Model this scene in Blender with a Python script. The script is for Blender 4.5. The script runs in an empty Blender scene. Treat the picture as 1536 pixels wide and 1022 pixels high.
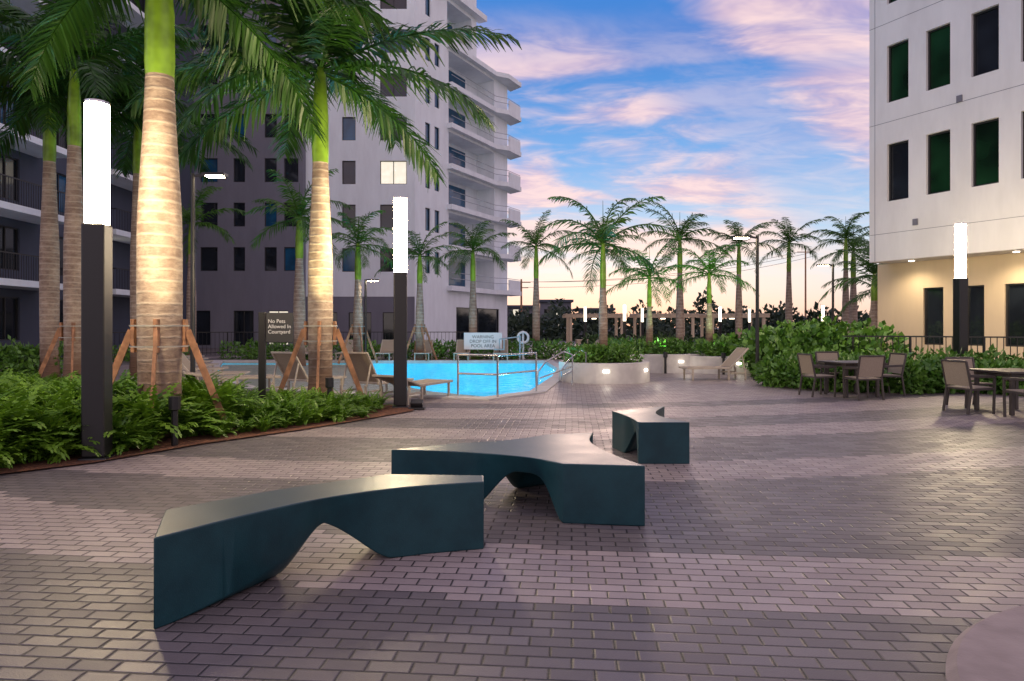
import bpy, math, random
import numpy as np
import bmesh
from mathutils import Vector, Matrix
from mathutils.geometry import tessellate_polygon, delaunay_2d_cdt
random.seed(7); RNG=np.random.default_rng(7)
S=bpy.context.scene
# ---------------------------------------------------------------- node helpers
class NT:
    def __init__(s,nt): s.t=nt; s.n=nt.nodes; s.l=nt.links
    def new(s,ty,**k):
        n=s.n.new(ty)
        for a,b in k.items(): setattr(n,a,b)
        return n
    def put(s,sock,v):
        if isinstance(v,bpy.types.NodeSocket): s.l.new(v,sock)
        else:
            try: sock.default_value=v
            except Exception: sock.default_value=(v[0],v[1],v[2],1) if len(v)==3 else v
    def m(s,op,a,b=0.0,c=0.0,clamp=False):
        n=s.new('ShaderNodeMath',operation=op,use_clamp=clamp)
        s.put(n.inputs[0],a); s.put(n.inputs[1],b)
        if len(n.inputs)>2: s.put(n.inputs[2],c)
        return n.outputs[0]
    def vm(s,op,a,b=(0,0,0)):
        n=s.new('ShaderNodeVectorMath',operation=op); s.put(n.inputs[0],a); s.put(n.inputs[1],b)
        return n.outputs['Value'] if op in('LENGTH','DISTANCE','DOT_PRODUCT') else n.outputs[0]
    def sep(s,v):
        n=s.new('ShaderNodeSeparateXYZ'); s.put(n.inputs[0],v); return n.outputs
    def comb(s,x,y,z=0.0):
        n=s.new('ShaderNodeCombineXYZ'); s.put(n.inputs[0],x); s.put(n.inputs[1],y); s.put(n.inputs[2],z); return n.outputs[0]
    def mix(s,f,a,b,bt='MIX'):
        n=s.new('ShaderNodeMix',data_type='RGBA',blend_type=bt)
        s.put(n.inputs[0],f); s.put(n.inputs[6],a if not isinstance(a,tuple) else (*a[:3],1)); s.put(n.inputs[7],b if not isinstance(b,tuple) else (*b[:3],1))
        return n.outputs[2]
    def ramp(s,f,stops,interp='LINEAR'):
        n=s.new('ShaderNodeValToRGB'); n.color_ramp.interpolation=interp
        e=n.color_ramp.elements
        while len(e)<len(stops): e.new(0.5)
        for i,(p,c) in enumerate(stops):
            e[i].position=p; e[i].color=(*c,1) if len(c)==3 else c
        s.put(n.inputs[0],f); return n.outputs[0]
    def ss(s,v,a,b):
        n=s.new('ShaderNodeMapRange',interpolation_type='SMOOTHSTEP'); s.put(n.inputs[0],v)
        n.inputs[1].default_value=a; n.inputs[2].default_value=b; return n.outputs[0]
    def noise(s,vec,sc,det=3,rough=.5,dist=0.):
        n=s.new('ShaderNodeTexNoise'); s.put(n.inputs['Vector'],vec); n.inputs['Scale'].default_value=sc
        n.inputs['Detail'].default_value=det; n.inputs['Roughness'].default_value=rough; n.inputs['Distortion'].default_value=dist
        return n.outputs[0]
def newmat(name):
    m=bpy.data.materials.new(name); m.use_nodes=True
    t=NT(m.node_tree); b=m.node_tree.nodes['Principled BSDF']; return m,t,b
def mat(name,col,rough=.6,var=.15,scale=6,bump=.0,bscale=40,metal=0,emit=None,es=0,spec=.5,sample=True):
    m,t,b=newmat(name)
    if var>0:
        pos=t.new('ShaderNodeNewGeometry').outputs['Position']
        f=t.noise(pos,scale,2,.6)
        lo=tuple(c*(1-var) for c in col); hi=tuple(min(1,c*(1+var)) for c in col)
        t.l.new(t.mix(t.ss(f,.3,.7),lo,hi),b.inputs['Base Color'])
    else: b.inputs['Base Color'].default_value=(*col,1)
    b.inputs['Roughness'].default_value=rough; b.inputs['Metallic'].default_value=metal
    b.inputs['Specular IOR Level'].default_value=spec
    if bump>0:
        bn=t.new('ShaderNodeBump'); bn.inputs['Strength'].default_value=bump; bn.inputs['Distance'].default_value=.01
        t.l.new(t.noise(pos,bscale,2),bn.inputs['Height']); t.l.new(bn.outputs[0],b.inputs['Normal'])
    if emit: b.inputs['Emission Color'].default_value=(*emit,1); b.inputs['Emission Strength'].default_value=es
    if not sample: m.cycles.emission_sampling='NONE'
    return m
def leafmat(name,c1,c2,trans=.25,rough=.45):
    m,t,b=newmat(name)
    g=t.new('ShaderNodeNewGeometry'); f=t.noise(g.outputs['Position'],1.3,1)
    k=t.m('MULTIPLY_ADD',g.outputs['Random Per Island'],.6,t.m('MULTIPLY',t.ss(f,.35,.65),.4))
    c=t.mix(k,c1,c2); t.l.new(c,b.inputs['Base Color']); b.inputs['Roughness'].default_value=rough
    if trans>0:
        tr=t.new('ShaderNodeBsdfTranslucent'); t.l.new(c,tr.inputs[0])
        mx=t.new('ShaderNodeMixShader'); mx.inputs[0].default_value=trans
        t.l.new(b.outputs[0],mx.inputs[1]); t.l.new(tr.outputs[0],mx.inputs[2])
        t.l.new(mx.outputs[0],m.node_tree.nodes['Material Output'].inputs[0])
    return m

# ---------------------------------------------------------------- mesh helpers
def link(o,parent=None):
    S.collection.objects.link(o)
    if parent: o.parent=parent
    return o
def group(name,loc=(0,0,0),rot=0):
    e=bpy.data.objects.new(name,None); e.location=loc; e.rotation_euler=(0,0,rot); e.empty_display_size=.2
    return link(e)
class B:
    def __init__(s): s.v=[]; s.f=[]; s.m=[]
    def add(s,vs,fs,mi=0):
        o=len(s.v); s.v+= [tuple(v) for v in vs]; s.f+=[tuple(i+o for i in f) for f in fs]; s.m+=[mi]*len(fs)
    def quad(s,a,b,c,d,mi=0): s.add([a,b,c,d],[(0,1,2,3)],mi)
    def box(s,c,sz,mi=0,rot=None):
        hx,hy,hz=sz[0]/2,sz[1]/2,sz[2]/2
        vs=[Vector((x,y,z)) for z in(-hz,hz) for y in(-hy,hy) for x in(-hx,hx)]
        if rot is not None: vs=[rot@v for v in vs]
        s.add([v+Vector(c) for v in vs],[(0,2,3,1),(4,5,7,6),(0,1,5,4),(2,6,7,3),(0,4,6,2),(1,3,7,5)],mi)
    def beam(s,a,b,w,h,mi=0):
        a=Vector(a); b=Vector(b); d=b-a; q=d.to_track_quat('Z','Y').to_matrix()
        s.box((a+b)/2,(w,h,d.length),mi,q)
    def rev(s,prof,n=24,c=(0,0),mi=0,cap=True):
        vs=[]; fs=[]
        for r,z in prof:
            for i in range(n):
                a=2*math.pi*i/n; vs.append((c[0]+r*math.cos(a),c[1]+r*math.sin(a),z))
        for k in range(len(prof)-1):
            for i in range(n):
                j=(i+1)%n; fs.append((k*n+i,k*n+j,(k+1)*n+j,(k+1)*n+i))
        if cap:
            fs.append(tuple(range(n))[::-1]); fs.append(tuple((len(prof)-1)*n+i for i in range(n)))
        s.add(vs,fs,mi)
    def tube(s,pts,r,n=8,mi=0):
        pts=[Vector(p) for p in pts]; vs=[]; fs=[]
        for k,p in enumerate(pts):
            t=(pts[min(k+1,len(pts)-1)]-pts[max(k-1,0)]).normalized()
            q=t.to_track_quat('Z','Y').to_matrix()
            for i in range(n):
                a=2*math.pi*i/n; vs.append(p+q@Vector((r*math.cos(a),r*math.sin(a),0)))
        for k in range(len(pts)-1):
            for i in range(n):
                j=(i+1)%n; fs.append((k*n+i,k*n+j,(k+1)*n+j,(k+1)*n+i))
        fs.append(tuple(range(n))[::-1]); fs.append(tuple((len(pts)-1)*n+i for i in range(n)))
        s.add(vs,fs,mi)
    def obj(s,name,mats,parent=None,smooth=False,bevel=0,ang=35):
        me=bpy.data.meshes.new(name); me.from_pydata(s.v,[],s.f)
        for m in(mats if isinstance(mats,(list,tuple)) else[mats]): me.materials.append(m)
        me.polygons.foreach_set('material_index',s.m)
        if smooth: me.polygons.foreach_set('use_smooth',[True]*len(s.f))
        me.update()
        if smooth: me.set_sharp_from_angle(angle=math.radians(ang))
        o=bpy.data.objects.new(name,me); link(o,parent)
        if bevel:
            bm=o.modifiers.new('bev','BEVEL'); bm.width=bevel; bm.segments=2; bm.limit_method='ANGLE'
        return o
def npmesh(name,v,q,m,parent=None):
    me=bpy.data.meshes.new(name); me.vertices.add(len(v)); me.vertices.foreach_set('co',np.asarray(v,np.float32).ravel())
    q=np.asarray(q,np.int32); me.loops.add(q.size); me.loops.foreach_set('vertex_index',q.ravel())
    me.polygons.add(len(q)); me.polygons.foreach_set('loop_start',np.arange(len(q),dtype=np.int32)*4)
    me.update(calc_edges=True); me.materials.append(m)
    o=bpy.data.objects.new(name,me); return link(o,parent)

# ---------------------------------------------------------------- materials
M_black=mat('black_powdercoat',(.014,.014,.016),.35,0)
def benchmat():
    m,t,b=newmat('bench_teal_concrete'); g=t.new('ShaderNodeNewGeometry'); pos=g.outputs['Position']
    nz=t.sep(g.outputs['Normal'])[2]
    f=t.noise(pos,3.5,4,.65); f2=t.noise(pos,160,2)
    c=t.mix(t.ss(f,.3,.7),(.003,.034,.046),(.006,.052,.066))
    top_sheen=t.m('MULTIPLY',t.ss(nz,.6,.98),t.m('MULTIPLY_ADD',t.ss(f,.25,.75),.35,.45))  # sky sheen painted into the colour of upward-facing bench tops
    c=t.mix(top_sheen,c,(.075,.105,.12)); c=t.mix(t.m('MULTIPLY',t.ss(f2,.56,.75),.2),c,(.04,.10,.12))
    t.l.new(c,b.inputs['Base Color']); t.l.new(t.m('MULTIPLY_ADD',f,.2,.28),b.inputs['Roughness']); b.inputs['Specular IOR Level'].default_value=.45
    bn=t.new('ShaderNodeBump'); bn.inputs['Strength'].default_value=.2; bn.inputs['Distance'].default_value=.004; t.l.new(f2,bn.inputs['Height']); t.l.new(bn.outputs[0],b.inputs['Normal'])
    return m
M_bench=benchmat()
def stucco(name,col):
    m,t,b=newmat(name); pos=t.new('ShaderNodeNewGeometry').outputs['Position']
    f=t.noise(t.vm('MULTIPLY',pos,(1,1,.25)),1.1,4,.65)
    t.l.new(t.mix(t.ss(f,.25,.75),tuple(c*.90 for c in col),tuple(min(.9,c*1.04) for c in col)),b.inputs['Base Color']); b.inputs['Roughness'].default_value=.85
    return m
M_white=stucco('white_stucco',(.78,.83,.87)); M_white2=stucco('white_stucco_warm',(.80,.79,.78))
M_taupe=stucco('taupe_stucco',(.18,.18,.22)); M_wing=stucco('slate_stucco',(.065,.075,.11)); M_beige=stucco('beige_stucco',(.62,.50,.35))
M_soffit=mat('soffit_white',(.6,.58,.56),.8,0)
M_glass=mat('window_glass_dark',(.012,.016,.022),.06,.3,1,spec=.8)
M_glassg=mat('window_glass_green',(.006,.03,.012),.1,.7,.6,spec=.35)
M_blueg=mat('window_glass_blue',(.008,.07,.15),.08,.3,1,spec=.8)
M_lit=mat('window_lit',(.6,.6,.55),.5,.3,3,emit=(1,.9,.7),es=.8,sample=False)
M_frame=mat('window_frame',(.02,.02,.022),.4,0)
M_conc=mat('concrete_light',(.52,.50,.48),.75,.1,3,.25,50)
M_curb=mat('concrete_warm',(.30,.245,.225),.8,.15,4,.4,60)
M_wood=mat('stake_timber',(.34,.17,.09),.75,.3,6,.3,60)
M_strap=mat('strap',(.5,.48,.42),.7,0)
M_steel=mat('stainless_rail',(.6,.6,.62),.2,0,metal=1)
M_railgrey=mat('balcony_rail_grey',(.35,.38,.42),.4,0)
M_sling=mat('sling_fabric',(.34,.28,.21),.8,.1,60,.2,200)
M_fbrown=mat('chair_frame_bronze',(.06,.05,.045),.4,.1)
M_tan=mat('lounger_frame',(.46,.40,.32),.5,.1)
M_mulch=mat('mulch',(.15,.06,.03),.95,.5,30,1,50)
M_lamp=mat('lamp_diffuser',(.9,.9,.9),.5,0,emit=(1,.80,.50),es=115)
M_lampfar=mat('lamp_led',(.9,.9,.9),.5,0,emit=(1,.80,.50),es=120)
M_wlight=mat('wall_light',(.9,.9,.9),.5,0,emit=(1,.92,.78),es=8,sample=False)
M_lampdist=mat('lamp_diffuser_soft',(.9,.9,.9),.5,0,emit=(1,.86,.62),es=6,sample=False)
M_sign=mat('sign_charcoal',(.03,.03,.035),.5,0)
M_text=mat('sign_text_white',(.8,.8,.8),.6,0)
M_grass=mat('grass_ground',(.04,.06,.025),.95,.4,2)
M_fern=leafmat('fern_leaf',(.05,.14,.010),(.19,.36,.030),.3)
M_hedge=leafmat('hedge_leaf',(.035,.12,.012),(.14,.30,.035),0)
M_hedged=leafmat('dark_shrub_leaf',(.015,.045,.012),(.06,.12,.025),0)
M_frond=leafmat('palm_leaflet',(.012,.05,.010),(.05,.15,.016),.35,.4)
M_frondm=leafmat('palm_leaflet_mid',(.022,.085,.012),(.10,.24,.022),.35,.4)
M_frondb=leafmat('palm_leaflet_bright',(.04,.16,.02),(.12,.34,.04),.4,.4)
M_far=leafmat('distant_foliage',(.012,.030,.018),(.04,.065,.03),0,.7)
M_shaft=mat('crownshaft_green',(.20,.36,.02),.35,.3,3)
def trunkmat():
    m,t,b=newmat('palm_trunk_bark')
    tc=t.new('ShaderNodeTexCoord').outputs['Object']; x,y,z=t.sep(tc)
    n=t.noise(tc,3,4,.65); n2=t.noise(t.vm('MULTIPLY',tc,(7,7,22)),1,3,.7)
    zz=t.m('ADD',z,t.m('MULTIPLY',n,.07)); fr=t.m('FRACT',t.m('MULTIPLY',zz,6.5))
    ring=t.m('MULTIPLY',t.ss(t.m('ABSOLUTE',t.m('SUBTRACT',fr,.5)),.32,.48),t.m('MULTIPLY_ADD',n2,.9,.25))
    c=t.mix(t.ss(n,.3,.7),(.24,.17,.13),(.47,.37,.28))
    c=t.mix(t.m('MULTIPLY',t.ss(n2,.42,.68),.5),c,(.17,.11,.08))
    c=t.mix(t.m('MULTIPLY',ring,.6),c,(.58,.50,.40))
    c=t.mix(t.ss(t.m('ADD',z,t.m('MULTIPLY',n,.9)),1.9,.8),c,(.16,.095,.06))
    t.l.new(c,b.inputs['Base Color']); b.inputs['Roughness'].default_value=.85
    bn=t.new('ShaderNodeBump'); bn.inputs['Strength'].default_value=.8; bn.inputs['Distance'].default_value=.02
    h=t.m('ADD',t.m('MULTIPLY',ring,.5),t.m('MULTIPLY',n2,.7)); t.l.new(h,bn.inputs['Height']); t.l.new(bn.outputs[0],b.inputs['Normal'])
    return m
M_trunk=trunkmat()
def pavermat():
    m,t,b=newmat('brick_pavers')
    pos=t.new('ShaderNodeNewGeometry').outputs['Position']
    mp=t.new('ShaderNodeMapping'); mp.inputs['Rotation'].default_value=(0,0,math.radians(5)); t.l.new(pos,mp.inputs[0])
    x,y,z=t.sep(mp.outputs[0])
    W,H=.20,.10
    yr=t.m('DIVIDE',y,H); row=t.m('FLOOR',yr); off=t.m('MULTIPLY',t.m('FLOORED_MODULO',row,2.),.5)
    cx=t.m('ADD',t.m('DIVIDE',x,W),off); col=t.m('FLOOR',cx); fx=t.m('FRACT',cx); fy=t.m('FRACT',yr)
    dx=t.m('MULTIPLY',t.m('MINIMUM',fx,t.m('SUBTRACT',1.,fx)),W); dy=t.m('MULTIPLY',t.m('MINIMUM',fy,t.m('SUBTRACT',1.,fy)),H)
    wob=t.noise(pos,60,2)
    d=t.m('ADD',t.m('MINIMUM',dx,dy),t.m('MULTIPLY',t.m('SUBTRACT',wob,.5),.005)); edge=t.ss(d,.0015,.0075)
    ccx=t.m('MULTIPLY',t.m('SUBTRACT',t.m('ADD',col,.5),off),W); ccy=t.m('MULTIPLY',t.m('ADD',row,.5),H)
    back=t.new('ShaderNodeMapping'); back.inputs['Rotation'].default_value=(0,0,-math.radians(5)); t.l.new(t.comb(ccx,ccy),back.inputs[0])
    P=back.outputs[0]; px,py,_=t.sep(P)
    wn=t.new('ShaderNodeTexWhiteNoise',noise_dimensions='2D'); t.l.new(t.comb(col,row),wn.inputs['Vector']); rnd=wn.outputs['Value']
    r=t.vm('DISTANCE',P,(3,22,0))
    L=(1,1,1);D=(0,0,0)
    def st(vals,sc): return [(a/sc,c) for a,c in vals]
    ra=t.ramp(t.m('DIVIDE',r,30.),st([(0,D),(17.5,L),(18.5,D),(20.2,L),(21.4,D)],30.),'CONSTANT')
    v2=t.m('SUBTRACT',py,t.m('MULTIPLY',t.m('MULTIPLY',px,px),.026))
    rb=t.ramp(t.m('DIVIDE',v2,40.),st([(0,D),(6.5,L),(7.5,D),(9.0,L),(10.0,D),(11.0,L),(12.4,D),(13.2,L),(40,L)],40.),'CONSTANT')
    band=t.m('MAXIMUM',ra,t.m('MULTIPLY',rb,t.m('LESS_THAN',r,17.5)))
    mid=t.noise(pos,2.2,5,.65); fine=t.noise(pos,130,1,.7); lg=t.noise(pos,.35,2)
    c=t.mix(band,(.150,.130,.130),(.33,.275,.262))
    c=t.mix(t.m('MULTIPLY',rnd,.55),c,t.mix(band,(.065,.057,.060),(.18,.148,.148)))
    k=t.m('ADD',.45,t.m('ADD',t.m('MULTIPLY',fine,.4),t.m('ADD',t.m('MULTIPLY',mid,.6),t.m('MULTIPLY',lg,.35))))
    c=t.mix(1.,c,t.comb(k,k,k),'MULTIPLY'); c=t.mix(edge,(.022,.019,.020),c)
    t.l.new(c,b.inputs['Base Color'])
    t.l.new(t.m('MULTIPLY_ADD',mid,.3,t.m('MULTIPLY_ADD',rnd,.12,.24)),b.inputs['Roughness'])
    bn=t.new('ShaderNodeBump'); bn.inputs['Strength'].default_value=.9; bn.inputs['Distance'].default_value=.007
    h=t.m('ADD',t.ss(d,.0,.012),t.m('ADD',t.m('MULTIPLY',fine,.25),t.m('MULTIPLY',rnd,.5))); t.l.new(h,bn.inputs['Height']); t.l.new(bn.outputs[0],b.inputs['Normal'])
    return m
M_paver=pavermat()

# ---------------------------------------------------------------- ground with pool opening
pool=[(-6.3,16.8),(-3.4,15.3),(-.6,14.3),(.4,15.6),(1.2,20.3),(1.6,24),(1.4,29.5),(-12.5,29.5),(-9.2,21)]
outer=[(-500,-60),(500,-60),(500,900),(-500,900)]
allp=[Vector((x,y,0)) for x,y in outer]+[Vector((x,y,0)) for x,y in pool]
tr=tessellate_polygon([[Vector((x,y,0)) for x,y in outer],[Vector((x,y,0)) for x,y in pool]])
g=B(); g.add(allp,[t for t in tr]); G=g.obj('ground',M_paver)
bm=bmesh.new(); bm.from_mesh(G.data)
for f in bm.faces:
    f.normal_update()
    if f.normal.z<0: f.normal_flip()
bm.to_mesh(G.data); bm.free()
pg=group('swimming_pool')
def offset(poly,d):
    n=len(poly); out=[]
    A=sum(poly[i][0]*poly[(i+1)%n][1]-poly[(i+1)%n][0]*poly[i][1] for i in range(n))
    sg=1 if A>0 else -1
    for i in range(n):
        p0=Vector(poly[i-1]);p1=Vector(poly[i]);p2=Vector(poly[(i+1)%n])
        e1=(p1-p0).normalized(); e2=(p2-p1).normalized()
        n1=Vector((e1.y,-e1.x))*sg; n2=Vector((e2.y,-e2.x))*sg; b=(n1+n2).normalized()
        out.append(tuple(p1+b*d/max(.4,b.dot(n1))))
    return out
def ringslab(bd,inner,outerp,z0,z1,mi=0):
    n=len(inner)
    for i in range(n):
        j=(i+1)%n
        a,b_,c,d=inner[i],inner[j],outerp[j],outerp[i]
        bd.quad((*a,z1),(*b_,z1),(*c,z1),(*d,z1),mi); bd.quad((*d,z0),(*c,z0),(*c,z1),(*d,z1),mi); bd.quad((*a,z1),(*b_,z1),(*b_,z0),(*a,z0),mi)
b=B(); ringslab(b,pool,offset(pool,.38),-.1,.03); b.obj('coping',M_conc,pg)
M_shelf=mat('pool_plaster_tan',(.58,.50,.40),.6,.06,8)
M_pool=mat('pool_plaster_blue_glow',(.08,.58,.78),.6,.25,.9,emit=(.03,.52,.80),es=.75,sample=False)  # plaster itself glows, standing in for underwater lighting
b=B(); n=len(pool)
for i in range(n):
    a,c=pool[i],pool[(i+1)%n]; b.quad((*a,-.1),(*c,-.1),(*c,-1.3),(*a,-1.3),0)
shelf=[(-6.3,16.8),(-3.4,15.3),(-.6,14.3),(.1,15.3),(-2.0,17.2),(-4.4,21),(-6.2,29.5),(-12.5,29.5),(-9.2,21)]
pts=[Vector((x,y,-.14)) for x,y in shelf]; b.add(pts,[t for t in tessellate_polygon([pts])],1)
for a,c in zip(shelf[3:6],shelf[4:7]): b.quad((*a,-.14),(*c,-.14),(*c,-1.3),(*a,-1.3),0)
pts=[Vector((x,y,-1.3)) for x,y in pool]; b.add(pts,[t for t in tessellate_polygon([pts])],0)
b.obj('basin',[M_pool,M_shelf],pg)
mw,t,bs=newmat('pool_water')
pos=t.new('ShaderNodeNewGeometry').outputs['Position']
gl=t.new('ShaderNodeBsdfGlossy'); gl.inputs['Roughness'].default_value=.05
tp=t.new('ShaderNodeBsdfTransparent'); tp.inputs[0].default_value=(.86,.98,1,1)
fr=t.new('ShaderNodeFresnel'); fr.inputs[0].default_value=1.2
bn=t.new('ShaderNodeBump'); bn.inputs['Strength'].default_value=.7; bn.inputs['Distance'].default_value=.06
t.l.new(t.noise(pos,2.6,2),bn.inputs['Height']); t.l.new(bn.outputs[0],gl.inputs['Normal'])
mx=t.new('ShaderNodeMixShader'); t.l.new(t.m('MINIMUM',fr.outputs[0],.35),mx.inputs[0]); t.l.new(tp.outputs[0],mx.inputs[1]); t.l.new(gl.outputs[0],mx.inputs[2])
t.l.new(mx.outputs[0],mw.node_tree.nodes['Material Output'].inputs[0])
b=B(); pts=[Vector((x,y,-.06)) for x,y in offset(pool,-.002)]; b.add(pts,[t_ for t_ in tessellate_polygon([pts])]); b.obj('water',mw,pg)
for i,(x,y) in enumerate([(0,18),(-2.0,24)]):
    l=bpy.data.lights.new('underwater_light','POINT'); l.energy=160; l.color=(.45,.9,1); l.shadow_soft_size=.2
    o=bpy.data.objects.new('underwater_light',l); o.location=(x,y,-.7); link(o,pg)
b=B(); pts=[(-60,70,.004),(120,70,.004),(120,800,.004),(-60,800,.004)]; b.add(pts,[(0,1,2,3)]); b.obj('grass_field',M_grass)

# ---------------------------------------------------------------- planting bed
def polyflat(name,poly,z,m):
    b=B(); pts=[Vector((x,y,z)) for x,y in poly]; tt=[t_ for t_ in tessellate_polygon([pts])]; b.add(pts,tt); o=b.obj(name,m); return o
bed=[(-9,5.2),(-5.25,6.75),(-4.55,7.45),(-3.95,8.6),(-3.0,9.85),(-2.25,11.1),(-1.75,12.0),(-1.75,12.75),(-2.6,13.0),(-4.3,13.2),(-6,13.8),(-8.8,15.2),(-12,17.6),(-15,18.5),(-21,20),(-21,5.2)]
polyflat('mulch_bed',bed,.02,M_mulch)
def inpoly(x,y,p):
    c=False; n=len(p)
    for i in range(n):
        x1,y1=p[i]; x2,y2=p[i-1]
        if (y1>y)!=(y2>y) and x<(x2-x1)*(y-y1)/(y2-y1)+x1: c=not c
    return c
def edged(x,y,p):
    best=9
    for i in range(len(p)):
        ax,ay=p[i-1]; bx,by=p[i]; dx,dy=bx-ax,by-ay
        t_=max(0,min(1,((x-ax)*dx+(y-ay)*dy)/max(1e-9,dx*dx+dy*dy))); best=min(best,math.hypot(x-ax-dx*t_,y-ay-dy*t_))
    return best
def leafquad(V,Q,p,d,s,L,w):
    o=len(V); m_=p+d*L*.5
    V+= [p,m_-s*w*.5,p+d*L,m_+s*w*.5]; Q.append((o,o+1,o+2,o+3))
def fern(rng,nf=24,L=.55,pin=11):
    V=[];Q=[]
    for i in range(nf):
        az=rng.uniform(0,2*math.pi); e=rng.uniform(.6,1.5); l=L*rng.uniform(.7,1.2); p=np.array([rng.uniform(-.04,.04),rng.uniform(-.04,.04),0.])
        h=np.array([math.cos(az),math.sin(az),0]); side=np.array([-math.sin(az),math.cos(az),0]); dr=rng.uniform(1.0,1.9)
        for k in range(pin):
            t_=k/pin; el=e-dr*t_**1.3; T=h*math.cos(el)+np.array([0,0,math.sin(el)]); q=p+T*l/pin
            wl=l*.2*(1-t_)**.6*(1 if k>1 else .4)
            for sg in(-1,1):
                dd=side*sg+T*.45+np.array([0,0,-.2]); dd/=np.linalg.norm(dd); leafquad(V,Q,p,dd,T,wl,l/pin*1.3)
            p=q
    return np.array(V),np.array(Q)
def scatter(name,variants,pts,m,parent=None):
    VV=[];QQ=[];o=0
    for (x,y,z,s,a) in pts:
        v,q=variants[RNG.integers(len(variants))]
        c,sn=math.cos(a)*s,math.sin(a)*s
        w=np.empty_like(v); w[:,0]=v[:,0]*c-v[:,1]*sn+x; w[:,1]=v[:,0]*sn+v[:,1]*c+y; w[:,2]=v[:,2]*s+z
        VV.append(w);QQ.append(q+o);o+=len(v)
    return npmesh(name,np.concatenate(VV),np.concatenate(QQ),m,parent)
fv=[fern(RNG) for _ in range(5)]
pts=[]
for _ in range(9000):
    x=RNG.uniform(-15,-1.7); y=RNG.uniform(5.3,19)
    if not inpoly(x,y,bed): continue
    if x/y<-.86: continue
    ed=edged(x,y,bed)
    if ed<.34+.2*math.sin(x*3.1)*math.cos(y*2.3): continue
    if y>12 and RNG.random()<.55: continue
    if (x+4.85)**2+(y-9.4)**2<.14: continue
    if (x+4.2)**2+(y-8.5)**2<.05 or (x+3.1)**2+(y-11.6)**2<.05: continue
    if len(pts)>900: break
    s=RNG.uniform(.6,1.0) if x>-4.4 or y>11 else RNG.uniform(1.0,1.75)
    pts.append((x,y,.02,s*(.7 if ed<.65 else 1),RNG.uniform(0,6.28)))
scatter('fern_groundcover',fv,pts,M_fern)

# ---------------------------------------------------------------- leaf masses
def leafmass(name,blobs,n,size,m,broad=.45):
    V=[]
    vol=np.array([b_[3]*b_[4]*b_[5] for b_ in blobs])**.67; vol/=vol.sum()
    cnt=(vol*n).astype(int)
    for (x,y,z,rx,ry,rz),c in zip(blobs,cnt):
        d=RNG.normal(size=(c,3)); d/=np.linalg.norm(d,axis=1)[:,None]
        rr=RNG.uniform(.25,1,c)**.4*(1+.18*np.sin(d[:,0]*5+x*3)*np.cos(d[:,1]*4+y))
        p=np.array([x,y,z])+d*rr[:,None]*np.array([rx,ry,rz]); p[:,2]=np.maximum(p[:,2],.03)
        L=d*.6+RNG.normal(size=(c,3))*.8; L[:,2]+=.35; L/=np.linalg.norm(L,axis=1)[:,None]
        s=np.cross(L,RNG.normal(size=(c,3))); s/=np.linalg.norm(s,axis=1)[:,None]
        l=size*RNG.uniform(.6,1.3,c)[:,None]
        v=np.stack([p,p+L*l*.5-s*l*broad*.5,p+L*l,p+L*l*.5+s*l*broad*.5],1).reshape(-1,3)
        V.append(v)
    V=np.concatenate(V); return npmesh(name,V,np.arange(len(V)).reshape(-1,4),m)
def hedge(name,path,w,h,n,size,m,jit=.2):
    bl=[]
    for a,b_ in zip(path[:-1],path[1:]):
        L=math.hypot(b_[0]-a[0],b_[1]-a[1]); k=max(1,int(L/.55))
        for i in range(k):
            t_=(i+.5)/k; s=random.uniform(.8,1.2)
            bl.append((a[0]+(b_[0]-a[0])*t_+random.uniform(-jit,jit),a[1]+(b_[1]-a[1])*t_+random.uniform(-jit,jit),h*.45,.5,w*.5,h*.55*s))
    return leafmass(name,bl,n,size,m)
hedge('hedge',[(6.7,17.4),(7.3,16.3),(9.0,15.7),(11.6,15.3)],1.5,.72,13000,.16,M_hedge)
hedge('hedge',[(7.4,18),(11,17),(14,16)],2.0,.85,6000,.17,M_hedge)
bl=[(random.uniform(7.4,11.6),random.uniform(19.5,23),random.uniform(.5,1.0),.8,.8,random.uniform(.45,.75)) for _ in range(24)]
leafmass('sea_grape_shrub',bl,9500,.20,M_hedge,.8)
hedge('hedge',[(-13,31.4),(-1,31.6),(3,31.8)],1.4,.75,8000,.19,M_hedge)
hedge('hedge',[(-24,26),(-14,30)],1.4,.7,4000,.18,M_hedge)
hedge('hedge',[(-18,18.8),(-12.4,19.2)],1.6,1.0,5000,.18,M_hedge)
hedge('hedge',[(3.5,33),(9,36),(18,38)],2.5,1.0,7000,.25,M_hedged)

def planter(name,c,R,h,th=.25,lights=(),e=2.5):
    p=group(name,(c[0],c[1],0)); b=B()
    b.rev([(R,0),(R,h),(R-th,h),(R-th,h-.3)],64,cap=False)
    b.obj('wall',M_conc,p,True,.015)
    b=B(); b.rev([(R-th-.003,h-.12),(R-th-.003,h-.08)],40); b.obj('soil',M_mulch,p)
    for k,ad in enumerate(lights):
        a=math.radians(ad); b=B(); r=R+.006
        b.box((r*math.cos(a),r*math.sin(a),h*.62),(.03,.16,.06),0,Matrix.Rotation(a,3,'Z')); b.obj('recessed_light',M_wlight,p)
        l=bpy.data.lights.new('glow','POINT'); l.energy=e; l.color=(1,.88,.7); l.shadow_soft_size=.1
        o=bpy.data.objects.new('glow',l); o.location=((R+.35)*math.cos(a),(R+.35)*math.sin(a),h*.6); link(o,p)
    return p
planter('round_planter',(2.55,18.95),1.25,.54,.2,(-95,-35))
planter('round_planter',(4.9,24.0),2.1,.6,.25,(-120,-75))
planter('round_planter',(7.0,22.9),1.5,.55,.25,(-85,))
leafmass('planter_shrub',[(2.55+random.uniform(-.7,.7),18.95+random.uniform(-.7,.7),.68,.38,.38,.26) for _ in range(18)],6500,.12,M_hedge)
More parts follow.
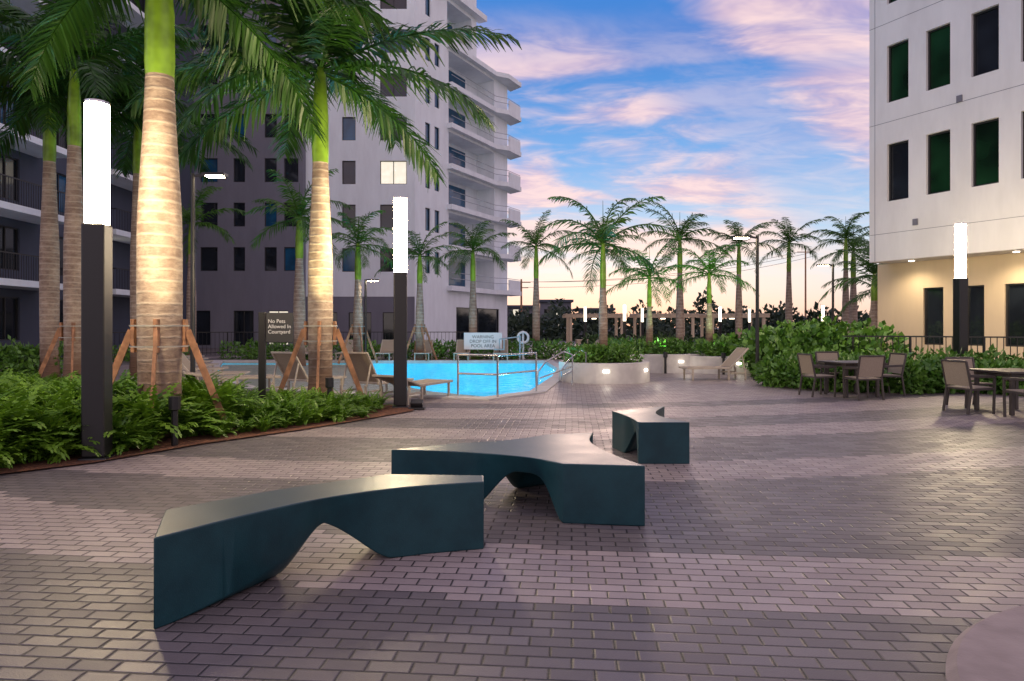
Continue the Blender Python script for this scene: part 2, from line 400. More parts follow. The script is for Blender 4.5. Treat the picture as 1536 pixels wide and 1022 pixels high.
leafmass('planter_shrub',[(4.9+random.uniform(-1.3,1.3),24+random.uniform(-1.3,1.3),.75,.5,.5,.28) for _ in range(22)],6000,.14,M_hedge)
leafmass('planter_shrub',[(7.0+random.uniform(-.8,.8),22.9+random.uniform(-.8,.8),.7,.45,.45,.28) for _ in range(14)],3500,.14,M_hedge)

# ---------------------------------------------------------------- benches
def bench(outline,feet,H=.455,hmax=.31,L=.36,inset=.07):
    def cr(P):
        out=[];n=len(P)
        for i in range(n):
            p0,p1,p2,p3=P[i-1],P[i],P[(i+1)%n],P[(i+2)%n]
            a=Vector(p1[:2]);b_=Vector(p2[:2])
            if p1[2] and p2[2]:
                k=max(2,int((b_-a).length/.04))
                for j in range(k): out.append(tuple(a.lerp(b_,j/k)))
                continue
            t1=((b_-Vector(p0[:2]))*.5 if not p1[2] else (b_-a)); t2=((Vector(p3[:2])-a)*.5 if not p2[2] else (b_-a))
            k=max(3,int((b_-a).length/.035))
            for j in range(k):
                t_=j/k; h00=2*t_**3-3*t_**2+1;h10=t_**3-2*t_**2+t_;h01=-2*t_**3+3*t_**2;h11=t_**3-t_**2
                out.append(tuple(a*h00+t1*h10+b_*h01+t2*h11))
        return out
    bd=cr(outline); n=len(bd)
    xs=[p[0] for p in bd];ys=[p[1] for p in bd]
    ip=[]; y=min(ys)
    while y<max(ys):
        x=min(xs)
        while x<max(xs):
            if inpoly(x,y,bd) and edged(x,y,bd)>.02: ip.append((x,y))
            x+=.035
        y+=.035
    vs=[Vector(p) for p in bd+ip]
    r=delaunay_2d_cdt(vs,[(i,(i+1)%n) for i in range(n)],[],1,1e-5)
    V2,E,F=r[0],r[1],r[2]
    def z(x,y):
        zz=hmax
        for ft in feet:
            l=ft[1] if isinstance(ft,tuple) else L; poly=ft[0] if isinstance(ft,tuple) else ft
            if inpoly(x,y,poly): return 0.
            t_=min(1,max(0,edged(x,y,poly)-.012)/l)
            zz=min(zz,hmax*math.sin(t_*math.pi/2)**1.45)
        return zz
    b=B(); N=len(V2)
    F=[tuple(f) for f in F if inpoly(sum(V2[i].x for i in f)/len(f),sum(V2[i].y for i in f)/len(f),bd)]
    ec={}
    for f in F:
        for i in range(len(f)):
            e=(f[i],f[(i+1)%len(f)])
            if (e[1],e[0]) in ec: del ec[(e[1],e[0])]
            else: ec[e]=1
    nrm={}
    for (a,c) in ec:
        d=(V2[c]-V2[a]); q=Vector((d.y,-d.x)).normalized()
        for i in(a,c): nrm[i]=nrm.get(i,Vector((0,0)))+q
    top=[(v.x,v.y,H) for v in V2]; bot=[]
    for i,v in enumerate(V2):
        zz=z(v.x,v.y); p=Vector((v.x,v.y))
        de=0 if i in nrm else edged(v.x,v.y,bd)
        if de<.12:   # flanks lean inward where the arch lifts
            k=min(range(len(bd)),key=lambda j:(bd[j][0]-v.x)**2+(bd[j][1]-v.y)**2)
            a=Vector(bd[k-1]); c=Vector(bd[(k+1)%len(bd)]); d=c-a; q=Vector((d.y,-d.x)).normalized()
            if inpoly(v.x+q.x*.03+0,v.y+q.y*.03,bd) and not inpoly(v.x-q.x*.03,v.y-q.y*.03,bd): q=-q
            if i in nrm: q=nrm[i].normalized()
            p=p-q*inset*min(1,zz/hmax)*(1-de/.12)
        bot.append((p.x,p.y,zz))
    b.add(top+bot,F+[tuple(N+i for i in f)[::-1] for f in F])
    b.f+=[(e[1],e[0],N+e[0],N+e[1]) for e in ec]; b.m+=[0]*len(ec)
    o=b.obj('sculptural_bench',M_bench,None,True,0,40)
    bm=bmesh.new(); bm.from_mesh(o.data); bmesh.ops.recalc_face_normals(bm,faces=bm.faces); bm.to_mesh(o.data); bm.free()
    o.data.set_sharp_from_angle(angle=math.radians(40))
    bv=o.modifiers.new('bev','BEVEL'); bv.width=.008; bv.segments=3; bv.limit_method='ANGLE'; bv.angle_limit=math.radians(45)
    return o
bench([(-1.77,3.37,1),(-1.47,3.80,0),(-1.12,4.18,0),(-.68,4.45,0),(-.19,4.60,1),(-.20,4.80,1),(-.87,4.84,1),(-1.47,4.40,0),(-1.98,3.90,1)],
      [([(-1.77,3.37),(-1.44,4.10),(-1.6,4.24),(-1.98,3.90)],.38),([(-.78,4.44),(-.19,4.60),(-.20,4.80),(-.87,4.84)],.54)])
bench([(-1.03,5.80,1),(-.6,5.74,0),(-.2,5.62,0),(.15,5.44,0),(.39,5.20,1),(1.0,5.12,1),(.84,5.55,0),(.74,5.95,0),(.72,6.3,0),(.80,6.74,1),(.34,6.62,1),(.08,6.38,0),(-.17,6.22,0),(-.5,6.12,1)],
      [[(-1.03,5.80),(-.32,5.68),(-.5,6.12)],[(.39,5.20),(1.0,5.12),(.84,5.5)],[(.80,6.74),(.34,6.62),(.05,6.34)]])
bench([(1.38,7.45,1),(1.94,7.45,1),(1.78,7.8,0),(1.73,8.1,0),(1.79,8.45,0),(2.0,8.95,1),(1.24,8.46,1),(1.32,8.1,0),(1.36,7.8,0)],
      [[(1.38,7.45),(1.94,7.45),(1.74,7.8)],[(2.0,8.95),(1.24,8.46),(1.34,8.1)]],L=.3)
b=B(); b.rev([(1.47,0),(1.47,.09),(1.43,.125),(.0,.125)],96,(0,0),0,False); o=b.obj('round_concrete_platform',M_curb,None,True); o.location=(3.03,2.03,0)

# ---------------------------------------------------------------- column lamps
def column_lamp(x,y,H,w=.26,lit=1.38,m=M_lamp):
    p=group('column_lamp',(x,y,0),math.radians(8)); b=B()
    b.box((0,0,.02),(w*1.15,w*1.15,.04)); b.box((0,0,(H-lit)/2+.02),(w*.93,w*.93,H-lit-.04)); b.obj('post',M_black,p,False,.02)
    b=B(); b.rev([(w*.47,H-lit),(w*.47,H-.03),(w*.42,H-.03)],16); b.obj('diffuser',m,p,True)
    b=B(); b.rev([(w*.49,H-.028),(w*.49,H)],32); b.obj('cap',M_steel,p,True)
    return p
column_lamp(-4.68,7.7,4.03); column_lamp(-2.06,12.6,3.88); column_lamp(11.3,17.2,4.1)
for x,y in[(6.1,37),(17.3,38),(4.4,41),(12.5,41),(16,46),(8.4,44)]: column_lamp(x,y,2.7,.16,.9,M_lampdist)
def pole_lamp(x,y,H,side,arm=.5):
    p=group('street_lamp',(x,y,0)); b=B(); b.rev([(.12,0),(.12,.08),(.055,.1),(.045,H)],12); b.beam((0,0,H-.06),(side*arm,0,H-.02),.05,.05)
    b.box((side*(arm+.2),0,H-.03),(.5,.26,.06)); b.obj('pole',M_black,p)
    b=B(); b.box((side*(arm+.2),0,H-.068),(.36,.18,.014)); b.obj('led_panel',M_lampfar,p)
pole_lamp(-7.2,15.4,4.95,1,.3); pole_lamp(6.9,19.2,4.05,-1,.25); pole_lamp(13.4,28.5,4.1,-1,.2); pole_lamp(-5.9,27.5,3.4,1,.1)

# ---------------------------------------------------------------- palms
def frond(V,Q,origin,az,e0,L,droop,nl,ll,rng,fluff=.35,ww=1.):
    origin=np.array(origin); h=np.array([math.cos(az),math.sin(az),0.]); side0=np.array([-math.sin(az),math.cos(az),0.])
    K=14; P=[origin]; T=[]
    tw=rng.uniform(-.45,.45)
    for k in range(K+1):
        t_=k/K; el=e0-droop*t_**1.4; azt=h+side0*tw*t_*.6; azt/=np.linalg.norm(azt)
        tt=azt*math.cos(el)+np.array([0,0,math.sin(el)]); T.append(tt); P.append(P[-1]+tt*L/K)
    P=np.array(P[:-1]);T=np.array(T)
    up=np.array([0,0,1.])
    for k in range(K):
        for ax in(0,1):
            s=np.cross(T[k],up+.001); s/=np.linalg.norm(s); u=np.cross(s,T[k]); a=s if ax==0 else u
            w0=.03*(1-k/K)+.006; w1=.03*(1-(k+1)/K)+.006; o=len(V)
            V+=[P[k]-a*w0,P[k]+a*w0,P[k+1]+a*w1,P[k+1]-a*w1]; Q.append((o,o+1,o+2,o+3))
    for i in range(nl):
        t_=.08+.92*(i+rng.random()*.6)/nl; f=min(t_,.999)*K; k=int(f); fr_=f-k
        p=P[k]*(1-fr_)+P[min(k+1,K)]*fr_; tt=T[k]; s=np.cross(tt,up+.001); s/=np.linalg.norm(s); u=np.cross(s,tt)
        l=ll*(math.sin(math.pi*min(1,t_*.80+.17))**.5)*rng.uniform(.75,1.12)
        fw=.45+.9*t_
        for sg in(-1,1):
            d=s*sg+tt*fw+u*rng.uniform(-fluff,fluff*1.3); d/=np.linalg.norm(d)
            g=l*rng.uniform(.2,.55); w=(.024+.012*rng.random())*ww*ll/.6
            mid=p+d*l*.5-up*g*.25; tip=p+d*l*.92-up*g*1.0; ax=tt*.8+u*.3*rng.uniform(-1,1)
            o=len(V); V+=[p-ax*w*.5,p+ax*w*.5,mid+ax*w,mid-ax*w,tip+ax*w*.15,tip-ax*w*.15]
            Q+=[(o,o+1,o+2,o+3),(o+3,o+2,o+4,o+5)]
def crown(nf,L,nl,ll,seed,emin=-.5,emax=1.35,droop=1.7,m=None,ww=1.):
    rng=np.random.default_rng(seed); V=[];Q=[]
    for i in range(nf):
        az=i*2.399+rng.uniform(-.3,.3); k=i/(nf-1)
        e=emax+(emin-emax)*k**.9+rng.uniform(-.16,.16)
        frond(V,Q,(0,0,.12*(1-k)),az,e,L*rng.uniform(.8,1.12),droop*rng.uniform(.7,1.2)*(1-.35*k),nl,ll,rng,ww=ww)
    o=len(V); V+=[np.array(a) for a in[(-.03,0,0),(.03,0,0),(.008,.02,L*.55),(-.008,.02,L*.55)]]; Q.append((o,o+1,o+2,o+3))
    me=npmesh('fronds',np.array(V),np.array(Q),m or M_frond); d=me.data; bpy.data.objects.remove(me); return d
CR_near=[crown(17,3.5,85,.75,s,-.30,1.3,1.25,ww=1.1) for s in(3,11)]
CR_mid=[crown(12,2.7,42,.56,s,-.15,1.3,1.55,M_frondm,1.2) for s in(5,8,21,34)]
def palm(x,y,zt,zs,R,crown_me,z0=0.,rot=None,braces=0,scale=1.,bright=False,n=28,ba=.5):
    p=group('royal_palm',(x,y,z0)); zt-=z0; zs-=z0
    b=B(); prof=[]; K=22
    for k in range(K+1):
        t_=k/K; r=R*(1.0+.28*math.exp(-(t_/.07)**2)+.12*math.sin(math.pi*min(1,t_*1.15))-.30*max(0,t_-.6)/.4)
        prof.append((r,zt*t_))
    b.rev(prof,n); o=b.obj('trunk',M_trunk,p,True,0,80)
    b=B(); b.rev([(prof[-1][0]*1.0,zt-.02),(prof[-1][0]*1.08,zt+.18),(R*.72,zt+(zs-zt)*.5),(R*.48,zs-.1),(R*.3,zs+.05)],n); b.obj('crownshaft',M_shaft,p,True,0,80)
    c=bpy.data.objects.new('fronds',crown_me); link(c,p); c.location=(0,0,zs-.05); c.rotation_euler=(0,0,random.uniform(0,6.28) if rot is None else rot); c.scale=(scale,)*3
    if bright:
        c.data=crown_me.copy(); c.data.materials[0]=M_frondb
    if braces:
        b=B()
        for k in range(braces):
            a=k*2*math.pi/braces+ba; ca,sa=math.cos(a),math.sin(a)
            b.beam((ca*(R+.09),sa*(R+.09),1.45),(ca*(R+.62),sa*(R+.62),.02),.04,.09)
            b.beam((ca*(R+.06),sa*(R+.06),1.15),(ca*(R+.06),sa*(R+.06),1.6),.045,.09)
        b.obj('brace_stakes',M_wood,p)
        b=B()
        for zz in(1.22,1.5): b.rev([(R*1.12+.085,zz),(R*1.12+.09,zz+.02)],20,(0,0),0,False)
        b.obj('straps',M_strap,p)
    return p
palm(-4.85,9.4,4.95,6.7,.255,CR_near[0],rot=.3,braces=4,ba=.35)
palm(-3.62,12.9,4.6,6.35,.205,CR_near[1],rot=2.2,braces=4,ba=.2)
palm(-10.9,17,6.0,7.9,.21,CR_near[0],rot=2.0,braces=4)
palm(-12.6,18.6,6.0,8.0,.21,CR_near[1],rot=3.3)
palm(-11.5,21,6.2,8.0,.2,CR_near[0],rot=4.1)
MID=[(-8.1,26,4.1,5.6,.2,.95),(-6.2,27.5,3.4,4.8,.18,.8),(-4.05,30,3.4,4.6,.17,.75),(-1.8,31.5,3.6,5.0,.17,.85),(1.15,32.5,3.8,5.3,.16,.8),
 (3.5,26.5,3.2,4.5,.12,.7),(7.5,30.5,3.9,5.4,.16,.85),(10.8,32.5,4.0,5.4,.15,.75),(14.6,36,4.4,5.9,.16,.8),(17.6,36,4.6,6.1,.16,.85),(15.4,29,2.6,3.7,.2,.85),(20,40,4.4,6,.2,.9),(-15.5,33,5,6.5,.2,1),(17.2,32,2.2,3.2,.2,.9)]
for i,(x,y,zt,zs,r,sc) in enumerate(MID): palm(x,y,zt,zs,r,CR_mid[i%4],braces=4 if i in(1,2) else 0,n=14,scale=sc)
palm(2.58,19.3,2.6,3.85,.11,CR_mid[1],z0=.4,rot=.6,n=14,scale=.85)
palm(4.75,23.6,2.2,3.2,.11,CR_mid[2],z0=.4,bright=True,n=14,scale=.68)
palm(6.7,23.2,2.3,3.3,.11,CR_mid[3],z0=.4,bright=True,n=14,scale=.65)
def spot(x,y,z,tx,ty,tz,e,col,ang=50):
    g_=group('landscape_uplight',(x,y,0)); b=B(); b.rev([(.04,0),(.04,z-.2),(.07,z-.18),(.07,z-.02)],12); b.obj('housing',M_black,g_)
    l=bpy.data.lights.new('beam','SPOT'); l.energy=e; l.color=col; l.spot_size=math.radians(ang); l.spot_blend=.6; l.shadow_soft_size=.05
    o=bpy.data.objects.new('beam',l); o.location=(0,0,z); d=Vector((tx-x,ty-y,tz-z)); o.rotation_euler=d.to_track_quat('-Z','Y').to_euler(); link(o,g_)
spot(-3.1,11.6,.65,-3.6,12.9,6.5,1000,(1,.88,.45),60)
spot(-4.2,8.5,.65,-4.85,9.4,6.5,420,(1,.82,.5),55)
spot(4.9,21.8,.7,4.7,23.6,3.3,160,(.5,1,.45),80)
spot(6.6,21.3,.7,6.7,23.4,3.4,160,(.5,1,.45),80)

# ---------------------------------------------------------------- facades
def facade(parent,name,o,d,L,z0,z1,wins,wall,depth=.14):
    d=Vector((d[0],d[1],0)).normalized(); n=Vector((d.y,-d.x,0)); o=Vector((o[0],o[1],0))
    P=lambda u,z,k=0: o+d*u+n*k+Vector((0,0,z))
    us=sorted({0,L}|{w[0] for w in wins}|{w[1] for w in wins}); zs=sorted({z0,z1}|{w[2] for w in wins}|{w[3] for w in wins})
    mats=[wall,M_glass,M_glassg,M_lit,M_frame,M_blueg]; kd={'d':1,'g':2,'l':3,'b':5}
    b=B(); us=[u for u in us if 0<=u<=L]; zs=[z for z in zs if z0<=z<=z1]
    for a,c in zip(us[:-1],us[1:]):
        for e,f in zip(zs[:-1],zs[1:]):
            um,zm=(a+c)/2,(e+f)/2
            if any(w[0]<um<w[1] and w[2]<zm<w[3] for w in wins): continue
            b.quad(P(a,e),P(c,e),P(c,f),P(a,f),0)
    for w in wins:
        u0,u1,a,c,kind=w; k=-depth if kind!='B' else -1.7
        b.quad(P(u0,a),P(u0,a,k),P(u0,c,k),P(u0,c),0); b.quad(P(u1,a,k),P(u1,a),P(u1,c),P(u1,c,k),0)
        b.quad(P(u0,c),P(u0,c,k),P(u1,c,k),P(u1,c),0); b.quad(P(u0,a,k),P(u0,a),P(u1,a),P(u1,a,k),0)
        if kind=='B':
            b.quad(P(u0,a,k),P(u1,a,k),P(u1,c,k),P(u0,c,k),0)
            m_=(u0+u1)/2
            b.quad(P(m_-1.6,a+.05,k+.02),P(m_+1.6,a+.05,k+.02),P(m_+1.6,c-.3,k+.02),P(m_-1.6,c-.3,k+.02),5)
            continue
        b.quad(P(u0,a,k),P(u1,a,k),P(u1,c,k),P(u0,c,k),kd[kind])
        fw=.05; bars=[(u0,u1,a,a+fw),(u0,u1,c-fw,c),(u0,u0+fw,a+fw,c-fw),(u1-fw,u1,a+fw,c-fw)]
        if u1-u0>1.2: m_=(u0+u1)/2; bars.append((m_-fw/2,m_+fw/2,a+fw,c-fw))
        for q0,q1,r0,r1 in bars:
            cc=P((q0+q1)/2,(r0+r1)/2,k+.03); R=Matrix((d,n,Vector((0,0,1)))).transposed()
            b.box(cc,(q1-q0,.05,r1-r0),4,R)
    return b.obj(name,mats,parent)
def wallpoly(parent,name,pts,z0,z1,m):
    b=B()
    for a,c in zip(pts[:-1],pts[1:]): b.quad((*a,z0),(*c,z0),(*c,z1),(*a,z1))
    return b.obj(name,m,parent)
def slab(parent,name,poly,z0,z1,m):
    b=B(); n=len(poly); pt=[Vector((x,y,z1)) for x,y in poly]; pb=[Vector((x,y,z0)) for x,y in poly]
    tt=[t_ for t_ in tessellate_polygon([pt])]
    b.add(pt,tt); b.add(pb,[t_[::-1] for t_ in tt])
    for i in range(n):
        j=(i+1)%n; b.quad(pb[i],pb[j],pt[j],pt[i])
    return b.obj(name,m,parent)
rb=group('white_apartment_building')
o=(12.2,23.3); d=(.464,-.886); nrm=(-.886,-.464)
cols=[(.63,1.36),(1.93,2.67),(3.28,4.03),(4.6,5.35),(5.95,6.7),(7.3,8.05)]
wins=[(a,c,5.66+3.28*k,7.56+3.28*k,'g' if (i+k)%3 else 'd') for k in range(4) for i,(a,c) in enumerate(cols)]
facade(rb,'upper_wall',o,d,12,3.7,18,wins,M_white2,.16)
e=(o[0]+d[0]*12,o[1]+d[1]*12); q=[o,e,(e[0]+.886*14,e[1]+.464*14),(o[0]+.886*14,o[1]+.464*14)]
wallpoly(rb,'other_walls',[q[1],q[2],q[3],q[0]],3.7,18,M_white2)
slab(rb,'soffit',q,3.68,3.699,M_soffit); slab(rb,'roof',q,18.001,18.3,M_white2)
o2=(13.1-.464*.4,23.76+.886*.4)
facade(rb,'ground_floor_wall',o2,d,12.5,0,3.678,[(1.62,2.27,.9,2.78,'d'),(2.95,3.5,.9,2.78,'d'),(4.07,4.85,.9,2.78,'d'),(5.6,6.4,.9,2.78,'d')],M_beige,.12)
wallpoly(rb,'ground_side',[(o2[0]+.886*12,o2[1]+.464*12),o2],0,3.678,M_beige)
b=B(); R3=Matrix((Vector((*d,0)),Vector((*nrm,0)),Vector((0,0,1)))).transposed()
for u,z in((2.95,8.55),(2.95,11.83),(1.6,5.0)): b.box((o[0]+d[0]*u+nrm[0]*.02,o[1]+d[1]*u+nrm[1]*.02,z-.15),(.16,.05,.2),0,R3)
b.obj('vents',M_taupe,rb)
b=B()
for z in(4.6,8.3,11.6): b.box((o[0]+d[0]*6+nrm[0]*.001,o[1]+d[1]*6+nrm[1]*.001,z),(12,.006,.014),0,R3)
b.box((o[0]+d[0]*.2+nrm[0]*.001,o[1]+d[1]*.2+nrm[1]*.001,10.8),(.014,.006,14.2),0,R3)
b.obj('control_joints',M_taupe,rb)
for u in(1.5,4.6):  # soffit lamps added to warm the beige ground-floor wall
    b=B(); x,y=o2[0]+d[0]*u+nrm[0]*.45,o2[1]+d[1]*u+nrm[1]*.45; b.rev([(.08,3.655),(.08,3.675)],16,(x,y)); b.obj('soffit_fill_disc',M_wlight,rb)
    l=bpy.data.lights.new('soffit_fill','SPOT'); l.energy=170; l.color=(1,.80,.52); l.spot_size=2.6; l.spot_blend=1; l.shadow_soft_size=.08
    oo=bpy.data.objects.new('soffit_fill',l); oo.location=(x+nrm[0]*.3,y+nrm[1]*.3,3.62); link(oo,rb)
tb=group('white_residential_tower')
rows=[5.35+3.08*k for k in range(7)]
w=[]
for k,z in enumerate(rows):
    for i,(a,c) in enumerate([(2.55,3.5),(5.22,7.1)]):
        kind='l' if (k,i)==(2,1) else('b' if (k+i)%3==0 else 'd'); w.append((a,c,z,z+1.65,kind))
    w.append((.7,1.5,z,z+1.65,'b'))
w=[x for x in w if x[3]<26.5]
facade(tb,'front_wall',(-14.5,48),(1,0),7.66,3.6,27,w,M_white)
facade(tb,'front_ground_wall',(-14.5,48.02),(1,0),7.64,0,3.6,[(1,2.2,.3,2.5,'d'),(3,4.6,.3,2.5,'d'),(5.4,7.0,.3,2.5,'d')],M_taupe)
w=[]
for k,z in enumerate(rows):
    for a,c in((2.7,3.9),(7.15,8.0),(8.5,9.5),(.3,1.2),(5,5.8)): w.append((a,c,z,z+(1.65),'b' if (k+int(a))%4==0 else 'd'))
w+=[(1,3.4,.2,2.6,'d'),(5,6.4,.2,2.6,'d'),(7.4,8.8,.2,2.6,'l')]
facade(tb,'grey_wing_wall',(-24.3,47.3),(1,0),9.8,0,27,w,M_taupe)
wallpoly(tb,'grey_wing_return',[(-14.5,47.3),(-14.5,48)],0,27,M_taupe)
dd=Vector((.459,.889)).normalized(); w=[]
for k,z in enumerate(rows[:6]):
    w+=[(1.3,1.95,z,z+1.65,'b'),(2.5,3.15,z,z+1.65,'b'),(4.4,11.6,z-.75,z+1.75,'B')]
facade(tb,'angled_wall',(-6.84,48),dd,14,0,23.4,w+[(5.5,12.5,.2,3.0,'d')],M_white)
facade(tb,'angled_wall_top',(-6.84,48),dd,8.6,23.4,29.5,[(1.3,1.95,24,25.6,'b'),(4.2,7.8,23.7,26.2,'B')],M_white)
fx=lambda u,k:(-6.84+dd.x*u+dd.y*k,48+dd.y*u-dd.x*k)
for k,z in enumerate(rows[:7]):
    zz=z-.95
    slab(tb,'balcony_slab',[fx(4.2,-.3),fx(4.2,.45),fx(11.2,.45),fx(12.2,1.1),fx(14.6,1.1),fx(15.2,-.3)],zz-.18,zz+.2,M_white)
    if k<6:
        b=B()
        for zr in(.55,1.0): b.tube([(*fx(4.25,.38),zz+zr+.2),(*fx(11.2,.38),zz+zr+.2),(*fx(12.2,1.0),zz+zr+.2),(*fx(14.5,1.0),zz+zr+.2)],.025,6)
        b.obj('balcony_rail',M_railgrey,tb)
        slab(tb,'end_parapet',[fx(12.4,.95),fx(12.4,1.05),fx(14.5,1.05),fx(14.5,.95)],zz+.2,zz+1.1,M_white)
wallpoly(tb,'end_wall',[fx(14,0),fx(14,-12),(-24.3,66),(-24.3,47.3)],0,23.4,M_white)
slab(tb,'roof_low',[(-6.9,48.1),fx(14,-.05),fx(14,-12),(-14,62)],23.3,23.39,M_white)
slab(tb,'roof_cornice',[(-15,47.4),(-6.6,47.4),fx(9.6,.7),fx(9.6,-8),(-15,60)],29.5,30.1,M_white)
slab(tb,'upper_cornice',[(-6.5,47.5),fx(9.3,.6),fx(9.3,-.2),(-6.9,48.1)],26.5,26.95,M_white)
wallpoly(tb,'upper_front',[(-14.5,48.0),(-6.84,48.0)],27,29.5,M_white); wallpoly(tb,'upper_end',[fx(8.6,0),fx(8.6,-8)],23.4,29.5,M_white)
slab(tb,'grey_roof',[(-24.5,47),(-14.3,47),(-14.3,60),(-24.5,60)],27.01,27.5,M_taupe)
lw=group('grey_apartment_wing')
w=[]
for k in range(8):
    z=.9+3.08*k
    for a in(4,7.5,11,14.5,18,21.5,25): w.append((a,a+1.5,z,z+1.9,'l' if (k,a) in((1,18),(0,25)) else('b' if (k*3+a)%5<1 else 'd')))
facade(lw,'east_wall',(-22,18),(0,1),29.2,0,26,w,M_wing)
wallpoly(lw,'south_wall',[(-40,18),(-22,18)],0,26,M_wing); slab(lw,'roof',[(-40,17.8),(-21.8,17.8),(-21.8,47.2),(-40,47.2)],26.01,26.4,M_wing)
for k in range(7):
    z=3.3+3.08*k
    for y0 in(26.5,35.5):
        b=B(); b.box((-21.2,y0+2.4,z),(1.7,5.6,.28)); b.obj('balcony_slab',M_white,lw)
        b=B(); b.box((-20.4,y0+2.4,z+1.2),(.05,5.5,.05))
        for j in range(38): b.box((-20.4,y0-.3+j*.146,z+.66),(.02,.02,1.05))
        b.box((-21.2,y0-.35,z+1.2),(1.6,.05,.05))
        for j in range(11): b.box((-20.5-j*.15,y0-.35,z+.66),(.02,.02,1.05))
        b.obj('balcony_rail',M_black,lw)
tt_=group('tan_tower'); facade(tt_,'wall',(-58,75),(1,0),26,0,60,[(2+3*i,3.6+3*i,3*k+1,3*k+2.6,'d') for i in range(8) for k in range(19)],M_beige)
for x,w_,h in [(-2,5,4.2),(4,4.5,5),(9.5,5,3.8)]:
    fh=group('townhouse')
    facade(fh,'front',(x,98),(1,0),w_,0,h,[(.6+1.5*j,1.5+1.5*j,1+2.0*k,2.0+2.0*k,'l' if j==1 else 'd') for j in range(3) for k in range(2) if 2+2*k<h],M_taupe); slab(fh,'roof',[(x-.3,97.6),(x+w_+.3,97.6),(x+w_+.3,104),(x-.3,104)],h,h+.35,M_wing)
bl=[]
for i in range(150):
    x=-12+i*.75+random.uniform(-1,1); y=random.uniform(68,92); h=random.uniform(1.2,2.5)*(1.35 if random.random()<.2 else 1)
    bl.append((x,y,h*.7,random.uniform(1,2.2),1.5,h))
leafmass('distant_tree_line',bl,30000,.6,M_far,.6)
up=group('utility_pole',(1.2,88,0)); b=B(); b.rev([(.16,0),(.11,7.6)],8); b.box((0,0,7.2),(2.4,.12,.12)); b.box((0,0,6.5),(1.8,.12,.12)); b.obj('pole',M_wood,up)
up=group('utility_pole',(43,100,0)); b=B(); b.rev([(.16,0),(.11,13)],8); b.box((0,0,12.4),(2.4,.12,.12)); b.obj('pole',M_wood,up)
b=B()
for z,dx in((7.25,-1.1),(7.25,1.1),(6.55,.8)): b.tube([(1.2+dx+(42)*t_,88+12*t_,z+5.2*t_-6*t_*(1-t_)*.8) for t_ in [i/14 for i in range(15)]],.025,4)
b.obj('power_lines',M_black)
for cx in(5,9.2,13.4):
    p=group('cabana_pergola',(cx*1.25,52,0)); b=B()
    for x in(-1.9,1.9):
        for y in(-1.4,1.4): b.box((x,y,1.1),(.2,.2,2.2))
    for y in(-1.5,1.5): b.box((0,y,2.28),(4.6,.12,.2))
    for j in range(14): b.box((-2.2+j*.34,0,2.42),(.08,3.4,.1))
    b.box((0,.6,.3),(2.6,1.2,.4)); b.obj('frame',M_beige,p)
    b=B(); b.box((0,0,2.1),(.3,.3,.06)); b.obj('ceiling_light',M_lampdist,p)
def fence(path,h=1.1,step=.14,z=0):
    p=group('metal_fence'); b=B()
    for a,c in zip(path[:-1],path[1:]):
        a=Vector((*a,z));c=Vector((*c,z)); L=(c-a).length; k=int(L/step)
        for zz in(.12,h): b.beam(a+Vector((0,0,zz)),c+Vector((0,0,zz)),.04,.04)
        for i in range(k+1):
            q=a.lerp(c,i/k); wd=.05 if i%12==0 else .016; b.box(q+Vector((0,0,h/2)),(wd,wd,h))
    b.obj('bars',M_black,p)
fence([(8.2,20.3),(11.2,19.2),(15,16.2)],1.22); fence([(-24,33),(-15,36),(-2,37)],1.2,.2)

# ---------------------------------------------------------------- furniture
def lounger(x,y,rot,back=.9):
    p=group('sun_lounger',(x,y,0),rot); b=B()
    for s in(-.3,.3):
        b.beam((-.95,s,.34),(.35,s,.34),.045,.05)
        b.beam((.3,s,.34),(.3+.75*math.cos(back),s,.34+.75*math.sin(back)),.045,.04)
        for xx in(-.8,.25,.75): b.beam((xx,s,.33),(xx,s,0),.045,.045)
        b.beam((.3,s,.2),(.78,s,.2),.03,.04); b.beam((.75,s,.2),(.3+.5*math.cos(back),s,.34+.5*math.sin(back)),.03,.03)
    for xx in(-.95,.3): b.beam((xx,-.3,.34),(xx,.3,.34),.045,.04)
    b.beam((.3+.75*math.cos(back),-.32,.34+.75*math.sin(back)),(.3+.75*math.cos(back),.32,.34+.75*math.sin(back)),.045,.04)
    b.obj('frame',M_tan,p,False,.006)
    b=B(); b.box((-.33,0,.352),(1.2,.56,.012)); b.box((.3+.37*math.cos(back),0,.352+.37*math.sin(back)),(.70,.56,.012),0,Matrix.Rotation(-back,3,'Y'))
    b.obj('sling',M_sling,p)
def chair(x,y,rot):
    p=group('patio_chair',(x,y,0),rot); b=B()
    for s in(-.27,.27):
        b.beam((.25,s,.62),(.23,s,0),.035,.035); b.beam((-.2,s,.45),(-.27,s,0),.035,.035); b.beam((-.2,s,.43),(-.3,s,.9),.03,.035)
        b.beam((.27,s,.635),(-.25,s,.655),.03,.05); b.beam((.25,s,.43),(-.22,s,.42),.03,.04)
    b.beam((-.3,-.27,.9),(-.3,.27,.9),.03,.035); b.beam((.25,-.27,.43),(.25,.27,.43),.03,.03); b.beam((-.21,-.27,.42),(-.21,.27,.42),.03,.03)
    b.obj('frame',M_fbrown,p,False,.005)
    b=B(); b.box((.02,0,.445),(.46,.5,.014),0,Matrix.Rotation(-.03,3,'Y')); b.box((-.255,0,.68),(.012,.5,.42),0,Matrix.Rotation(-.2,3,'Y')); b.obj('sling',M_sling,p)
